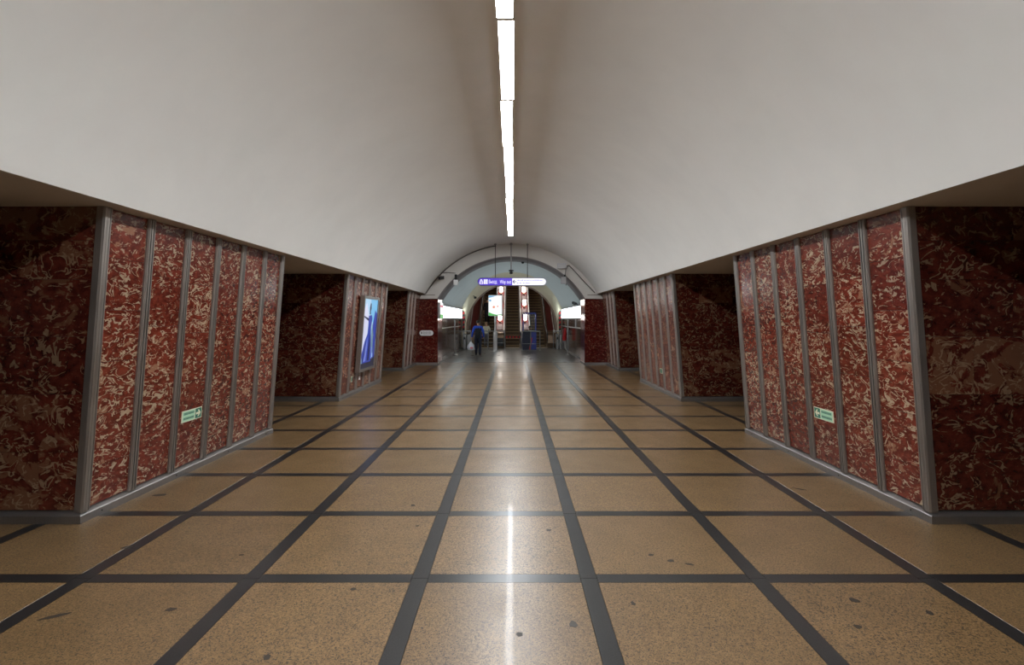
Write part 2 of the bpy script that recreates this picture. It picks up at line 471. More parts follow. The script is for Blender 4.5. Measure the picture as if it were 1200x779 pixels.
# escalator hall shell
fe = MB().box(-3.2, 3.2, YP1, YE + 1.0, -.25, -.002).build('floor_end', 'hall_floor'); struct(fe, 'dark grey granite floor of the escalator hall')
for s in (-1, 1):
    we = MB().box(s * (XE + .03), s * (XE + .3), YP1, YE, 0, ZE).build('wall_end_left' if s < 0 else 'wall_end_right', 'core')
    struct(we, 'brown marble wall of the escalator hall ' + ('behind the walking man' if s < 0 else 'with a red extinguisher'))
    n = 8; L = (YE - YP1) / n
    for k in range(n):
        for z0, z1 in ((.1, .895), (.9, 1.72)):
            MB().bbox(s * XE, s * (XE + .03), YP1 + k * L + .003, YP1 + (k + 1) * L - .003, z0, z1, .002).build('marble_slab', 'marble_brown', we)
    MB().box(s * (XE - .02), s * (XE + .03), YP1, YE, 0, .095).build('baseboard', 'base_metal', we)
    MB().box(s * (XE - .05), s * (XE + .03), YP1, YE, ZE - .06, ZE).build('cornice', 'grey', we)
    hr = MB().tube([(s * (XE - .07), YP1 + .4, 1.32), (s * (XE - .07), YE - .3, 1.32)], .022)
    for k in range(5):
        hr.tube([(s * (XE - .07), YP1 + .8 + k * 2.1, 1.32), (s * XE, YP1 + .8 + k * 2.1, 1.28)], .012, 6)
    hr.build('handrail', 'steel', we)

NV = 48
e_in = arc(RE, ZE, NV)


def ysp(i): return YE - .25 - 3.6 * math.sin(PI * i / NV) ** 1.2


ce = MB().loft([[(x, YP1 + (ysp(i) - YP1) * k / 6, z) for i, (x, z) in enumerate(e_in)] for k in range(7)], False, False, 0, True).build('ceiling_end', 'blue_plaster')
struct(ce, 'cool grey vault of the escalator hall behind the portal arch')
RT, ZT = 2.67, 1.15
t_in = [(-RT * math.cos(math.radians(6 + 168 * i / NV)), ZT + RT * math.sin(math.radians(6 + 168 * i / NV))) for i in range(NV + 1)]
sp = MB().loft([[(e[0] + (t[0] - e[0]) * k / 6, ysp(i) + (YE - ysp(i)) * k / 6, e[1] + (t[1] - e[1]) * (k / 6) ** 1.3) for i, (e, t) in enumerate(zip(e_in, t_in))] for k in range(7)], False, False, 0, True)
for s in (-1, 1):
    xt, zt = abs(t_in[0][0]), t_in[0][1]
    sp.add([(s * (XE + .03), YE, 0), (s * xt, YE, 0), (s * xt, YE, zt), (s * (XE + .03), YE - .25, ZE)], [(0, 1, 2, 3)])
sp.build('splay', 'cream', ce)
# inclined escalator tunnel
sl = math.tan(math.radians(30))
tn = MB().loft([[(x, y, (z if z > .1 else 0) + max(0, (y - YE - 1.2) * sl)) for x, z in [(-RT, -.2)] + t_in + [(RT, -.2)]] for y in (YE, YE + 1.2, YE + 8, YE + 16)], False, False, 0, True).build('ceiling_tunnel', 'tunnel')
struct(tn, 'dim brown inclined tunnel of the escalators')

# ------------------------------------------------------------------ pylons
def prof_rib(wd, dp):
    """cross section of a fluted rib: (along, out)"""
    h = wd / 2
    return [(-h, 0), (-h, dp * .7), (-h * .86, dp), (-h * .6, dp), (-h * .56, dp * .5), (-h * .28, dp * .5), (-h * .24, dp), (h * .24, dp), (h * .28, dp * .5), (h * .56, dp * .5),
            (h * .6, dp), (h * .86, dp), (h, dp * .7), (h, 0)]


RZ0, RZ1 = .085, HP - .003


def face_pt(s, u, z, n): return (s * (XB - LEAN * z - n), u, z)


def rib_mesh(s, corner=0):
    mb = MB(); wd, dp = (.078, .062)
    pr = [(a, b) for a, b in prof_rib(wd, dp)]
    mb.loft([[face_pt(s, a, z, b - .03) for a, b in pr] for z in (RZ0, RZ1)])
    if corner:   # fluted return round the corner, on the end face
        h = .05
        pr2 = [(-.03, .02), (-.03, -.03), (-.026, -.035), (-.014, -.035), (-.012, -.005), (.001, -.005), (.003, -.035), (.016, -.035), (.018, -.005), (.031, -.005), (.033, -.032), (.046, -.032), (.05, -.02), (.05, .02)]
        mb.loft([[face_pt(s, corner * (-b) , z, -a) for a, b in pr2] for z in (RZ0, RZ1)])
    return mb.mesh('rib', 'metal')


ROWS = [.1, .585, 1.07, 1.555, 2.035, 2.36, HP]


def panel_mesh(s, w, z0, z1):
    mb = MB(); g = .0018
    mb.hexa([face_pt(s, -w / 2, z0 + g, 0), face_pt(s, w / 2, z0 + g, 0), face_pt(s, w / 2, z0 + g, -.03), face_pt(s, -w / 2, z0 + g, -.03)],
            [face_pt(s, -w / 2, z1 - g, 0), face_pt(s, w / 2, z1 - g, 0), face_pt(s, w / 2, z1 - g, -.03), face_pt(s, -w / 2, z1 - g, -.03)])
    return mb.mesh('marble_slab', 'marble_face')


def base_profile(dz=.0): return [(-.05, 0), (.042, 0), (.042, .062), (.036, .068), (-.02, .098), (-.05, .098)]


def pylon(name, s, y0, L, nrib, label, group=None, back=True, last_plain=0):
    root = thing(name, label, 'pillar', (0, y0, 0), 0, group)
    core = MB(); q = .03
    core.hexa([face_pt(s, q, 0, -q), (s * PD, q, 0), (s * PD, L - q, 0), face_pt(s, L - q, 0, -q)], [face_pt(s, q, HP - .002, -q), (s * PD, q, HP - .002), (s * PD, L - q, HP - .002), face_pt(s, L - q, HP - .002, -q)])
    core.build('core', 'core', root)
    gap = .55
    for k in range(nrib):
        u = k * gap + .0
        first = k == 0; last = back and k == nrib - 1
        link('rib', cached(('rib', s, -1 if first else (1 if last else 0)), lambda: rib_mesh(s, -1 if first else (1 if last else 0))), root, (0, u + (.022 if first else 0) - (.022 if last else 0), 0))
    strips = [(k * gap, gap) for k in range(nrib - 1)]
    if last_plain: strips.append(((nrib - 1) * gap, last_plain))
    for si, (u0, wd) in enumerate(strips):
        rows = [.1]
        offs = (0, .13, -.1, .06, -.16, .1)[(si * 5 + int(y0)) % 6]
        z = .1 + .49 + offs
        while z < HP - .3: rows.append(z); z += .49 + .04 * ((si * 7 + len(rows) * 3) % 3 - 1)
        rows.append(HP - .004)
        for z0, z1 in zip(rows[:-1], rows[1:]):
            link('marble_slab', cached(('pan', s, round(wd, 3), round(z0, 3), round(z1, 3)), lambda: panel_mesh(s, wd, z0, z1)), root, (0, u0 + wd / 2, 0))
    # end face towards the viewer: staggered slabs
    for ri, (z0, z1) in enumerate(zip(ROWS[:-1], ROWS[1:])):
        xs = [None] + ([4.25, 5.05, 5.8] if ri % 2 else [3.92, 4.62, 5.4]) + [PD]
        for a, b in zip(xs[:-1], xs[1:]):
            def mk():
                g = .0016; mb = MB()
                xa0 = XB - LEAN * z0 + .012 if a is None else a + g; xa1 = XB - LEAN * z1 + .012 if a is None else a + g
                xb = b - g
                mb.hexa([(s * xa0, 0, z0 + g), (s * xb, 0, z0 + g), (s * xb, .03, z0 + g), (s * xa0, .03, z0 + g)], [(s * xa1, 0, z1 - g), (s * xb, 0, z1 - g), (s * xb, .03, z1 - g), (s * xa1, .03, z1 - g)])
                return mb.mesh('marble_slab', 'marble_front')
            link('marble_slab', cached(('frt', s, ri, a, b), mk), root)
    if back:
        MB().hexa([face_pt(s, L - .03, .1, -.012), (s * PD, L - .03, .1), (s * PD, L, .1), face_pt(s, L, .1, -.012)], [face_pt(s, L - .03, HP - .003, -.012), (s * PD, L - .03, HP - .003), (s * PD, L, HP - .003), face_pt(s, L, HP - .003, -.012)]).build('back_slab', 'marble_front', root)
    # metal baseboards with mitred corners
    pr = base_profile()
    hall = MB().loft([[(s * (XB - n), u + (-n if e else n) * (1 if (e == 0 or back) else 0) * (-1), z) for n, z in pr] for e, u in ((0, 0), (1, L))])
    hb = hall.build('baseboard', 'base_metal', root)
    for k in range(4):
        me = cached(('screw', s), lambda: MB().loft([[(s * (XB - .042 - d), .007 * math.cos(2 * PI * j / 8), .034 + .007 * math.sin(2 * PI * j / 8)) for j in range(8)] for d in (0, .003)]).mesh('screw', 'dark'))
        link('screw', me, hb, (0, .18 + k * (L - .36) / 3, 0))
    MB().loft([[(s * x, -n, z) if x == PD else (s * (XB - n), -n, z) for n, z in pr] for x in (XB, PD)]).build('baseboard', 'base_metal', root)
    if back: MB().loft([[(s * x, L + n, z) if x == PD else (s * (XB - n), L + n, z) for n, z in pr] for x in (XB, PD)]).build('baseboard', 'base_metal', root)
    return root


pylon('marble_pylon', -1, PY0, PL, 7, 'red marble pylon with metal ribs and green sign whose arrow points right')
pylon('marble_pylon', 1, PY0, PL, 7, 'red marble pylon with metal ribs and green sign whose arrow points left')
pylon('marble_pylon', -1, PY0 + PITCH, PL, 7, 'red marble pylon with a blue poster light box on its ribbed face')
pylon('marble_pylon', 1, PY0 + PITCH, PL, 7, 'ribbed red marble pylon without poster, across the hall from the blue poster')
for s in (-1, 1):
    pylon('marble_pylon', s, PY0 - PITCH, PL, 7, 'ribbed red marble pylon beside the pale closing wall of the hall', 'pylons by the closing wall')
pylon('marble_half_pylon', -1, PY0 + 2 * PITCH, YP0 - .03 - PY0 - 2 * PITCH, 3, 'narrow red marble half pylon with three ribs beside the white oval wall sign', None, False, .9)
pylon('marble_half_pylon', 1, PY0 + 2 * PITCH, YP0 - .03 - PY0 - 2 * PITCH, 3, 'narrow red marble half pylon with three ribs beside bare portal wall', None, False, .9)

# ------------------------------------------------------------------ vault lamps
seg = 1.732
h_mb = MB().box(-.078, .078, -seg / 2 + .004, seg / 2 - .004, -.012, .05)
for q in (-1, 1): h_mb.box(q * .078, q * .073, -seg / 2 + .004, seg / 2 - .004, -.046, -.012)
h_me = h_mb.mesh('housing', 'housing')
d_mb = MB()
cross = [(-.072, 0), (-.072, -.035), (.072, -.035), (.072, 0)]
d_mb.loft([[(x, y, z - .013) for x, z in cross] for y in (-seg / 2 + .018, seg / 2 - .018)])
d_me = d_mb.mesh('diffuser', 'lamp')
c_me = MB().box(-.076, .076, -.013, .013, -.052, -.013).mesh('end_cap', 'housing')
jit = [.0, .006, -.012, .01, .004, -.014, .012, -.004, .008, -.01, .012, 0, -.006, .01]
for k in range(14):
    y = 16.80 - seg * (k + .5)
    lab = 'last fluorescent ceiling lamp of the line, next to the portal arch' if k == 0 else 'long fluorescent lamp in the line along the vault crown'
    t = thing('ceiling_lamp', lab, 'lamp', (-.015 + jit[k] * .6, y, ZC + RV + .012), 0, 'lamps along the vault crown')
    link('housing', h_me, t); link('diffuser', d_me, t); link('end_cap', c_me, t, (0, -seg / 2 + .012, 0)); link('end_cap', c_me, t, (0, seg / 2 - .012, 0))

# ------------------------------------------------------------------ luminous wall panels of the escalator hall
for s in (-1, 1):
    t = thing('wall_light_panel', 'long glowing white light panel on the brown wall ' + ('above the walking man' if s < 0 else 'above the red extinguisher'), 'light panel', (s * XE, YP1, 0), 0, 'glowing wall panels')
    n = 9; L = (YE - .25 - YP1 - .1) / n
    MB().box(0, s * .03, .03, YE - .2 - YP1, 1.735, 2.29).build('back_plate', 'grey', t)
    fr = MB()
    for z in (1.735, 2.265): fr.box(-s * .05, 0, .03, YE - .2 - YP1, z, z + .025)
    for k in range(n + 1): fr.box(-s * .045, 0, .09 + k * L - .008, .09 + k * L + .008, 1.76, 2.265)
    fr.build('frame', 'lgrey', t)
    for k in range(n): MB().bbox(-s * .035, 0, .1 + k * L, .08 + (k + 1) * L, 1.762, 2.262, .004).build('pane', 'panel', t)

# ------------------------------------------------------------------ hanging way-out sign
def pill(x0, x1, z0, z1, y0, y1, mb, mi=0, left=True, right=True, n=10):
    r = (z1 - z0) / 2; zc = (z0 + z1) / 2; p = []
    if right: p += [(x1 - r + r * math.sin(PI * k / n), zc - r * math.cos(PI * k / n)) for k in range(n + 1)]
    else: p += [(x1, z0), (x1, z1)]
    if left: p += [(x0 + r - r * math.sin(PI * k / n), zc + r * math.cos(PI * k / n)) for k in range(n + 1)]
    else: p += [(x0, z1), (x0, z0)]
    return mb.prism([(x, y0, z) for x, z in p], (0, y1 - y0, 0), mi)


YS = 18.45
a = at(560.0, 334.4, YS); b = at(640.2, 325.6, YS)
sx0, sx1, sz0, sz1 = a.x, b.x, a.z, b.z; sm = at(600.2, 330, YS).x; zc = (sz0 + sz1) / 2; sh = sz1 - sz0
t = thing('hanging_sign', 'violet and white pill-shaped way out sign hanging before the portal arch', 'sign', ((sx0 + sx1) / 2, YS, sz0))
O = Vector(((sx0 + sx1) / 2, YS, sz0))
def local(mb, name, mat, par): return mb.build(name, mat, par, -O if par.parent is None else (0, 0, 0))
local(pill(sx0 - .012, sx1 + .012, sz0 - .012, sz1 + .012, YS, YS + .12, MB()), 'case', 'violet_case', t)
f1 = local(pill(sx0 + .01, sm, sz0 + .012, sz1 - .012, YS - .006, YS + .01, MB(), 0, True, False), 'violet_face', 'violet_lit', t)
f2 = local(pill(sm, sx1 - .01, sz0 + .012, sz1 - .012, YS - .006, YS + .01, MB(), 0, False, True), 'white_face', 'white_lit', t)
for px in (580.4, 618.2):
    X = at(px, 326, YS).x; ztop = ZC + math.sqrt(RV ** 2 - X ** 2)
    local(MB().tube([(X, YS + .06, sz1), (X, YS + .06, ztop + .01)], .014, 8), 'rod', 'cable', t)
    local(MB().lathe([(.05, 0), (.05, .02), (.02, .05)], (X, YS + .06, ztop - .045), 10), 'ceiling_plate', 'grey', t)
for body, px in (('Выход', 572.6), ('Way out', 585.8)):
    me = text_mesh(body, .185, 'white_lit'); wds = [v.co.x for v in me.vertices]
    o = link('lettering', me, f1, Vector((at(px, 330, YS).x, YS - .008, zc - .065)), (PI / 2, 0, 0))
    tw = at(582.0 if px < 580 else 598.8, 330, YS).x - at(px, 330, YS).x
    o.scale.x = tw / (max(wds) - min(wds))
ic = MB(); x = at(564.0, 330, YS).x
def qd(mb, x0, x1, z0, z1, mi=0): return mb.box(x0, x1, YS - .010, YS - .005, z0, z1, mi)
qd(ic, x - .065, x - .045, zc - .085, zc + .0); qd(ic, x + .045, x + .065, zc - .085, zc + .0); qd(ic, x - .065, x + .065, zc - .085, zc - .06); qd(ic, x - .045, x - .02, zc, zc + .05)
qd(ic, x + .02, x + .045, zc, zc + .05); qd(ic, x - .03, x + .03, zc + .045, zc + .085); qd(ic, x - .045, x + .045, zc - .02, zc)
local(ic, 'pictogram', 'white_lit', f1)
ic = MB(); x = at(569.2, 330, YS).x
for i in range(2):
    for j in range(3): qd(ic, x - .07 + i * .075, x - .005 + i * .075, zc - .085 + j * .06, zc - .035 + j * .06)
local(ic, 'pictogram', 'white_lit', f1)
ar = MB(); x = at(602.2, 330, YS).x
ar.prism([(x - .05, YS - .01, zc), (x + .01, YS - .01, zc + .07), (x + .04, YS - .01, zc + .07), (x - .005, YS - .01, zc), (x + .04, YS - .01, zc - .07), (x + .01, YS - .01, zc - .07)], (0, .005, 0))
qd(ar, x, x + .09, zc - .012, zc + .012)
local(ar, 'arrow', 'sign_ink', f2)
gt = MB(); random.seed(3)
for zz, xa, xb in ((zc + .03, 605.8, 634.5), (zc - .075, 605.8, 621)):
    x = at(xa, 330, YS).x; xe_ = at(xb, 330, YS).x
    while x < xe_:
        wl_ = random.choice((.02, .03, .035)); qd(gt, x, x + wl_, zz, zz + random.choice((.03, .042))); x += wl_ + random.choice((.012, .012, .012, .03))
local(gt, 'lettering', 'pale_violet_lit', f2)

# hanging rod with twin dome cameras
c = at(599.0, 318.5, 18.62); ztop = ZC + math.sqrt(RV ** 2 - c.x ** 2)
t = thing('ceiling_camera', 'black twin dome camera on a grey rod hanging from the vault end', 'camera', (c.x, c.y, c.z))
MB().tube([(0, 0, .06), (0, 0, ztop - c.z + .01)], .026, 10).build('rod', 'grey', t)
MB().lathe([(.05, 0), (.06, .03), (.03, .06)], (0, 0, ztop - c.z - .07), 10).build('ceiling_plate', 'grey', t)
MB().lathe([(.03, .0), (.09, .025), (.1, .055), (.03, .075)], (0, 0, 0), 14).build('upper_dome', 'dark', t)
MB().lathe([(.005, -.085), (.05, -.07), (.075, -.035), (.07, -.02), (.03, 0)], (0, 0, 0), 14).build('lower_dome', 'dark', t)

# equipment on the arch band (all on the face of the portal wall)
YF = YP0
t = thing('security_camera', 'dark camera on a bracket at the arch band, left of white floodlight', 'camera', at(517, 325.5, YF - .28))
t['label'] = 'dark surveillance camera on a bracket beside white box lamp on arch band'
MB().tube([(0, 0, .05), (-.05, .2, .1), (-.05, .29, .1)], .018).build('bracket', 'grey', t)
MB().bbox(-.055, .055, -.14, .16, -.06, .06, .015).build('body', 'dark', t, (0, 0, 0), (.15, 0, -.3))
MB().tube([(.045, -.19, -.03), (.035, -.14, -.022)], .04, 12).build('lens', 'dark', t)
MB().box(-.07, .07, -.17, .18, .06, .072).build('sunshield', 'grey', t, (0, 0, 0), (.15, 0, -.3))
t = thing('box_lamp', 'small white box lamp on a dark bracket at the arch band', 'lamp', at(534.2, 331, YF - .2))
MB().bbox(-.08, .08, -.06, .06, -.1, .1, .012).build('body', 'white', t)
MB().bbox(-.045, .045, -.02, .05, .1, .3, .01).build('mount', 'dark', t)
MB().tube([(0, .02, .26), (0, .22, .26)], .025).build('arm', 'dark', t)
q = at(516, 319.5, YF - .03); r = at(534, 320, YF - .03)
tag(MB().tube([q, (q + r) / 2 + Vector((0, 0, .02)), r], .012, 6).build('cable', 'cable'), 'short grey cable between camera and white box lamp on arch band', 'cable')
arcp = [(x, YP0 - .04, z - .045) for x, z in arc(RV, HP + .05, 48) if x < -.62]
X = at(580.4, 326, YS).x
tag(MB().tube(arcp + [(X, YP0 - .05, arcp[-1][2]), (X, YP0 - .06, arcp[-1][2] - .02)], .02, 6).build('conduit', 'cable'), 'dark conduit following the vault edge up to the hanging sign', 'conduit')
t = thing('junction_box', 'light grey junction box on the arch band above hanging grey speaker', 'box', at(658.4, 311.5, YF - .06))
MB().bbox(-.17, .17, -.06, .06, -.1, .1, .01).build('body', 'lgrey', t)
MB().box(-.175, .175, -.068, -.06, -.105, -.09).build('lid_edge', 'grey', t)
t = thing('wall_speaker', 'grey wedge speaker hanging under the junction box', 'speaker', at(660.2, 328, YF - .14))
MB().hexa([(-.09, -.05, -.13), (.1, -.12, -.15), (.1, .05, -.15), (-.09, .08, -.13)], [(-.09, -.05, .1), (.1, -.12, .12), (.1, .05, .12), (-.09, .08, .1)]).build('body', 'grey', t)
MB().box(.09, .105, -.12, .06, -.2, .14).build('plate', 'cable', t)
MB().tube([(.06, 0, .11), (.07, .02, .25), (.1, .06, .4)], .014, 6).build('cable', 'cable', t)
MB().bbox(.02, .09, -.03, .05, .1, .2, .01).build('mount', 'dark', t)
p = [at(x, y, YF - .03) for x, y in ((664, 311.5), (667, 311.2), (669.5, 313.5), (677, 321.5), (687, 332.5), (697, 343))]
tag(MB().tube(p, .016, 6).build('conduit', 'cable'), 'thin grey conduit from junction box down to the wall corner', 'conduit')
t = thing('small_camera', 'tiny dark camera under the soffit of the arch band', 'camera', (at(612.5, 307.5, YP1).x, YP1 - .12, ZC + RR - .09))
MB().lathe([(.02, -.05), (.055, -.03), (.06, .02)], (0, 0, 0), 10).build('dome', 'dark', t)
MB().tube([(0, 0, .02), (0, 0, .1)], .02).build('stem', 'grey', t)
t = thing('small_camera', 'small grey camera on the cream splay behind the portal', 'camera', at(557, 348.7, 28.6))
MB().bbox(-.07, .07, -.1, .1, -.06, .06, .015).build('body', 'cable', t)
MB().tube([(0, 0, .04), (-.22, .15, .18)], .02).build('bracket', 'cable', t)
MB().tube([(0, -.13, 0), (0, -.1, 0)], .045, 12).build('lens', 'dark', t)
q = at(673, 355.5, 21.4); t = thing('wall_camera', 'black camera on an arm above the right-hand glowing panel', 'camera', q)
t['label'] = 'black camera on an arm above glowing panel over the extinguisher'
MB().bbox(-.06, .06, -.15, .12, -.045, .06, .015).build('body', 'dark', t, (0, 0, 0), (.3, 0, .5))
MB().tube([(0, 0, -.03), (.1, .05, -.09), (XE - q.x, .05, -.1)], .018).build('bracket', 'dark', t)
MB().tube([(.1, -.2, -.06), (.08, -.14, -.04)], .04, 12).build('lens', 'dark', t)

# white oval sign on the portal wall
a = at(491.8, 393.2, YP0); b = at(507.8, 387.0, YP0)
t = thing('wall_sign', 'small white oval sign on the dark red portal wall', 'sign', ((a.x + b.x) / 2, YP0, a.z)); O = Vector(t.location)
def local(mb, name, mat, par): return mb.build(name, mat, par, -O)
local(pill(a.x, b.x, a.z, b.z, YP0 - .03, YP0, MB()), 'plate', 'white', t)
g = MB(); x = a.x + .14
g.box(a.x + .045, a.x + .11, YP0 - .032, YP0 - .029, a.z + .06, b.z - .05)
for zz, n in ((b.z - .085, 8), (a.z + .055, 8)):
    for k in range(n): g.box(x + k * .036, x + k * .036 + .026, YP0 - .032, YP0 - .029, zz, zz + (.03 if k % 3 else .042))
local(g, 'lettering', 'grey', t)
# colourful advertising light box on the jamb
t = thing('jamb_light_box', 'narrow light box with pink and green print on the portal jamb', 'advert', (-xr, YP0 + .7, 1.72))
MB().box(0, .05, -.42, .42, -.0, .62).build('case', 'steel', t)
for z0, z1, m in ((.02, .16, 'p_green'), (.16, .44, 'p_white'), (.44, .52, 'p_pink'), (.52, .6, 'p_white')):
    MB().box(.05, .055, -.4, .4, z0, z1).build('print', m, t)

# ------------------------------------------------------------------ poster light box on the second left pylon
s = -1; ya, yb, za, zb = 11.41, 12.66, .49, 2.235; NP = .034
t = thing('poster_light_box', 'tall backlit poster of a blue gown under a pale sky on the pylon', 'advert', (-(XB - LEAN * za), ya, za)); O = Vector(t.location)
def ppt(u, v, n):  # u 0..1 along the hall, v 0..1 up, n out of the face
    p = face_pt(-1, ya + (yb - ya) * u, za + (zb - za) * v, NP + n); return Vector(p) - O
def pbox(u0, u1, v0, v1, n0, n1):
    return MB().hexa([ppt(u0, v0, n0), ppt(u1, v0, n0), ppt(u1, v0, n1), ppt(u0, v0, n1)], [ppt(u0, v1, n0), ppt(u1, v1, n0), ppt(u1, v1, n1), ppt(u0, v1, n1)])
pbox(.0, 1, .0, 1, -.0, .07).build('case', 'metal', t)
for r in ((0, 1, 0, .035), (0, 1, .965, 1), (0, .05, .035, .965), (.95, 1, .035, .965)): pbox(*r, .07, .1).build('frame', 'metal', t)
pr_ = pbox(.05, .95, .035, .965, .07, .074).build('print', 'p_sky', t)
def shape(poly, mat, n): MB().prism([ppt(.05 + .9 * u, .035 + .93 * v, .074 + n * .0012) for u, v in poly], ppt(0, 0, .001) - ppt(0, 0, 0)).build('printed_shape', mat, pr_)
shape([(.55, .7), (1, .6), (1, 1), (.5, 1)], 'p_sky2', 0)
shape([(0, .2), (.35, .3), (.4, .75), (.2, .95), (0, .8)], 'p_cloud', 1)
shape([(.85, .84), (1, .8), (1, .4), (.8, .5), (.74, .62)], 'p_blue', 1)
shape([(0, 0), (1, 0), (1, .16), (.6, .1), (.3, .12), (0, .06)], 'p_dark', 2)
shape([(.42, .88), (.47, .95), (.53, .93), (.55, .86), (.5, .83), (.52, .78), (.44, .78)], 'p_navy', 3)
shape([(.38, .76), (.6, .77), (.66, .72), (.6, .6), (.64, .46), (.7, .3), (.74, .08), (.12, .08), (.05, .2), (.2, .38), (.38, .5), (.4, .62)], 'p_blue', 4)
shape([(.4, .72), (.02, .76), (.02, .745), (.4, .68)], 'p_navy', 5)
shape([(.4, .46), (.28, .3), (.18, .1), (.34, .1), (.42, .3)], 'p_peri', 5)
shape([(.56, .5), (.5, .3), (.48, .1), (.6, .1), (.62, .3)], 'p_navy', 6)
shape([(.66, .66), (.8, .5), (.84, .2), (.7, .2), (.66, .45)], 'p_sage', 5)
shape([(.84, .62), (.98, .45), (.98, .14), (.86, .12), (.8, .4)], 'p_blue', 6)
shape([(.3, .4), (.2, .2), (.08, .1), (.16, .1), (.26, .22)], 'p_navy', 6)
shape([(.68, .3), (.74, .12), (.8, .12), (.76, .28)], 'p_peri', 7)

# ------------------------------------------------------------------ green exit signs on the pylons
def exit_sign(s, u0, u1, z0, z1, arrow, label, detail=True):
    root = thing('exit_sign', label, 'sign', face_pt(s, u0, z0, 0)); O = Vector(root.location)
    def bx(ua, ub, va, vb, n0, n1, nm, mat, par):
        f = lambda u, v, n: Vector(face_pt(s, u0 + (u1 - u0) * u, z0 + (z1 - z0) * v, n)) - O
        return MB().hexa([f(ua, va, n0), f(ub, va, n0), f(ub, va, n1), f(ua, va, n1)], [f(ua, vb, n0), f(ub, vb, n0), f(ub, vb, n1), f(ua, vb, n1)]).build(nm, mat, par)
    pl = bx(0, 1, 0, 1, 0, .006, 'plate', 'sign_cream', root)
    if arrow == 0: bx(.08, .92, .1, .9, .006, .007, 'field', 'sign_green', pl); return
    # both signs: the arrow square lies at the far end
    bx(.03, .63, .06, .94, .006, .007, 'pale_field', 'sign_pale', pl)
    bx(.66, .97, .06, .94, .006, .007, 'green_field', 'sign_green', pl)
    f = lambda u, v, n: Vector(face_pt(s, u0 + (u1 - u0) * u, z0 + (z1 - z0) * v, n)) - O
    MB().prism([f(u, v, .007) for u, v in ((.93, .5), (.83, .8), (.77, .8), (.83, .6), (.69, .6), (.69, .4), (.83, .4), (.77, .2), (.83, .2))], f(0, 0, .001) - f(0, 0, 0)).build('arrow', 'sign_cream', pl)
    lt = MB()
    for v0 in (.62, .2):
        u = .08
        while u < .58:
            lt.prism([f(u, v0, .007), f(u + .035, v0, .007), f(u + .035, v0 + .2, .007), f(u, v0 + .2, .007)], f(0, 0, .001) - f(0, 0, 0)); u += .052
    lt.build('lettering', 'sign_green', pl)


exit_sign(-1, 5.47 , 5.82, .575, .70, 1, 'green exit sign with arrow pointing right, low on marble')
exit_sign(1, 5.47, 5.82, .575, .70, 1, 'green exit sign with arrow pointing left, low on marble')
exit_sign(-1, 11.25, 11.36, .3, .42, 0, 'tiny green sign on marble under the blue poster')
exit_sign(1, 11.75, 11.95, .43, .55, 0, 'tiny green sign low on the pylon without poster')
q = face_pt(-1, 11.9, .28, 0); t = thing('notice_plate', 'tiny white notice with red band under the blue poster', 'sign', q)
MB().box(0, .006, -.06, .06, 0, .17).build('plate', 'white', t); MB().box(.006, .008, -.055, .055, .11, .15).build('band', 'red', t)

# ------------------------------------------------------------------ escalators
CX = .04; Y1 = YE + 1.25
def zline(y): return max(0.0, (y - Y1) * sl)
RUN = .346
st_me = {}
def escalator(x0, x1, label):
    root = thing('escalator', label, 'escalator', ((x0 + x1) / 2, YE, 0), 0, 'escalators'); hw = (x1 - x0) / 2
    key = round(hw, 3)
    if key not in st_me:
        mb = MB().bbox(-hw + .05, hw - .05, 0, RUN + .02, -.03, 0, .006, 0)
        mb.box(-hw + .05, hw - .05, .012, .03, -.21, -.03, 1)
        mb.box(-hw + .05, hw - .05, -.004, .02, -.018, .004, 0)
        st_me[key] = mb.mesh('step', ['step', 'riser'])
    for k in range(34):
        y = Y1 - .7 + k * RUN; link('step', st_me[key], root, (0, y - YE, max(.012, zline(y + .17) + .02)))
    MB().bbox(-hw + .03, hw - .03, -.1, .56, -.01, .012, .004).build('comb_plate', 'steel', root)
    for s in (-1, 1):
        MB().add([(s * (hw - .045), y - YE, z) for y, z in ((YE + .3, 0), (YE + .3, .2), (Y1, .25), (YE + 14, zline(YE + 14) + .3), (YE + 14, zline(YE + 14) - .4), (Y1, 0))] +
                 [(s * hw, y - YE, z) for y, z in ((YE + .3, 0), (YE + .3, .2), (Y1, .25), (YE + 14, zline(YE + 14) + .3), (YE + 14, zline(YE + 14) - .4), (Y1, 0))],
                 [(0, 1, 2, 5), (2, 3, 4, 5), (6, 7, 8, 11), (8, 9, 10, 11), (1, 7, 8, 2), (2, 8, 9, 3), (0, 1, 7, 6)]).build('skirt', 'bronze', root)
        pth = [(s * (hw + .02), .55, .3), (s * (hw + .02), .32, .38), (s * (hw + .02), .2, .6), (s * (hw + .02), .28, .84), (s * (hw + .02), .5, .96), (s * (hw + .02), 1.1, .98), (s * (hw + .02), 1.6, 1.12), (s * (hw + .02), 14, zline(YE + 14) + .98)]
        MB().tube(pth, .04, 8).build('handrail', 'black_rubber', root)
    return root


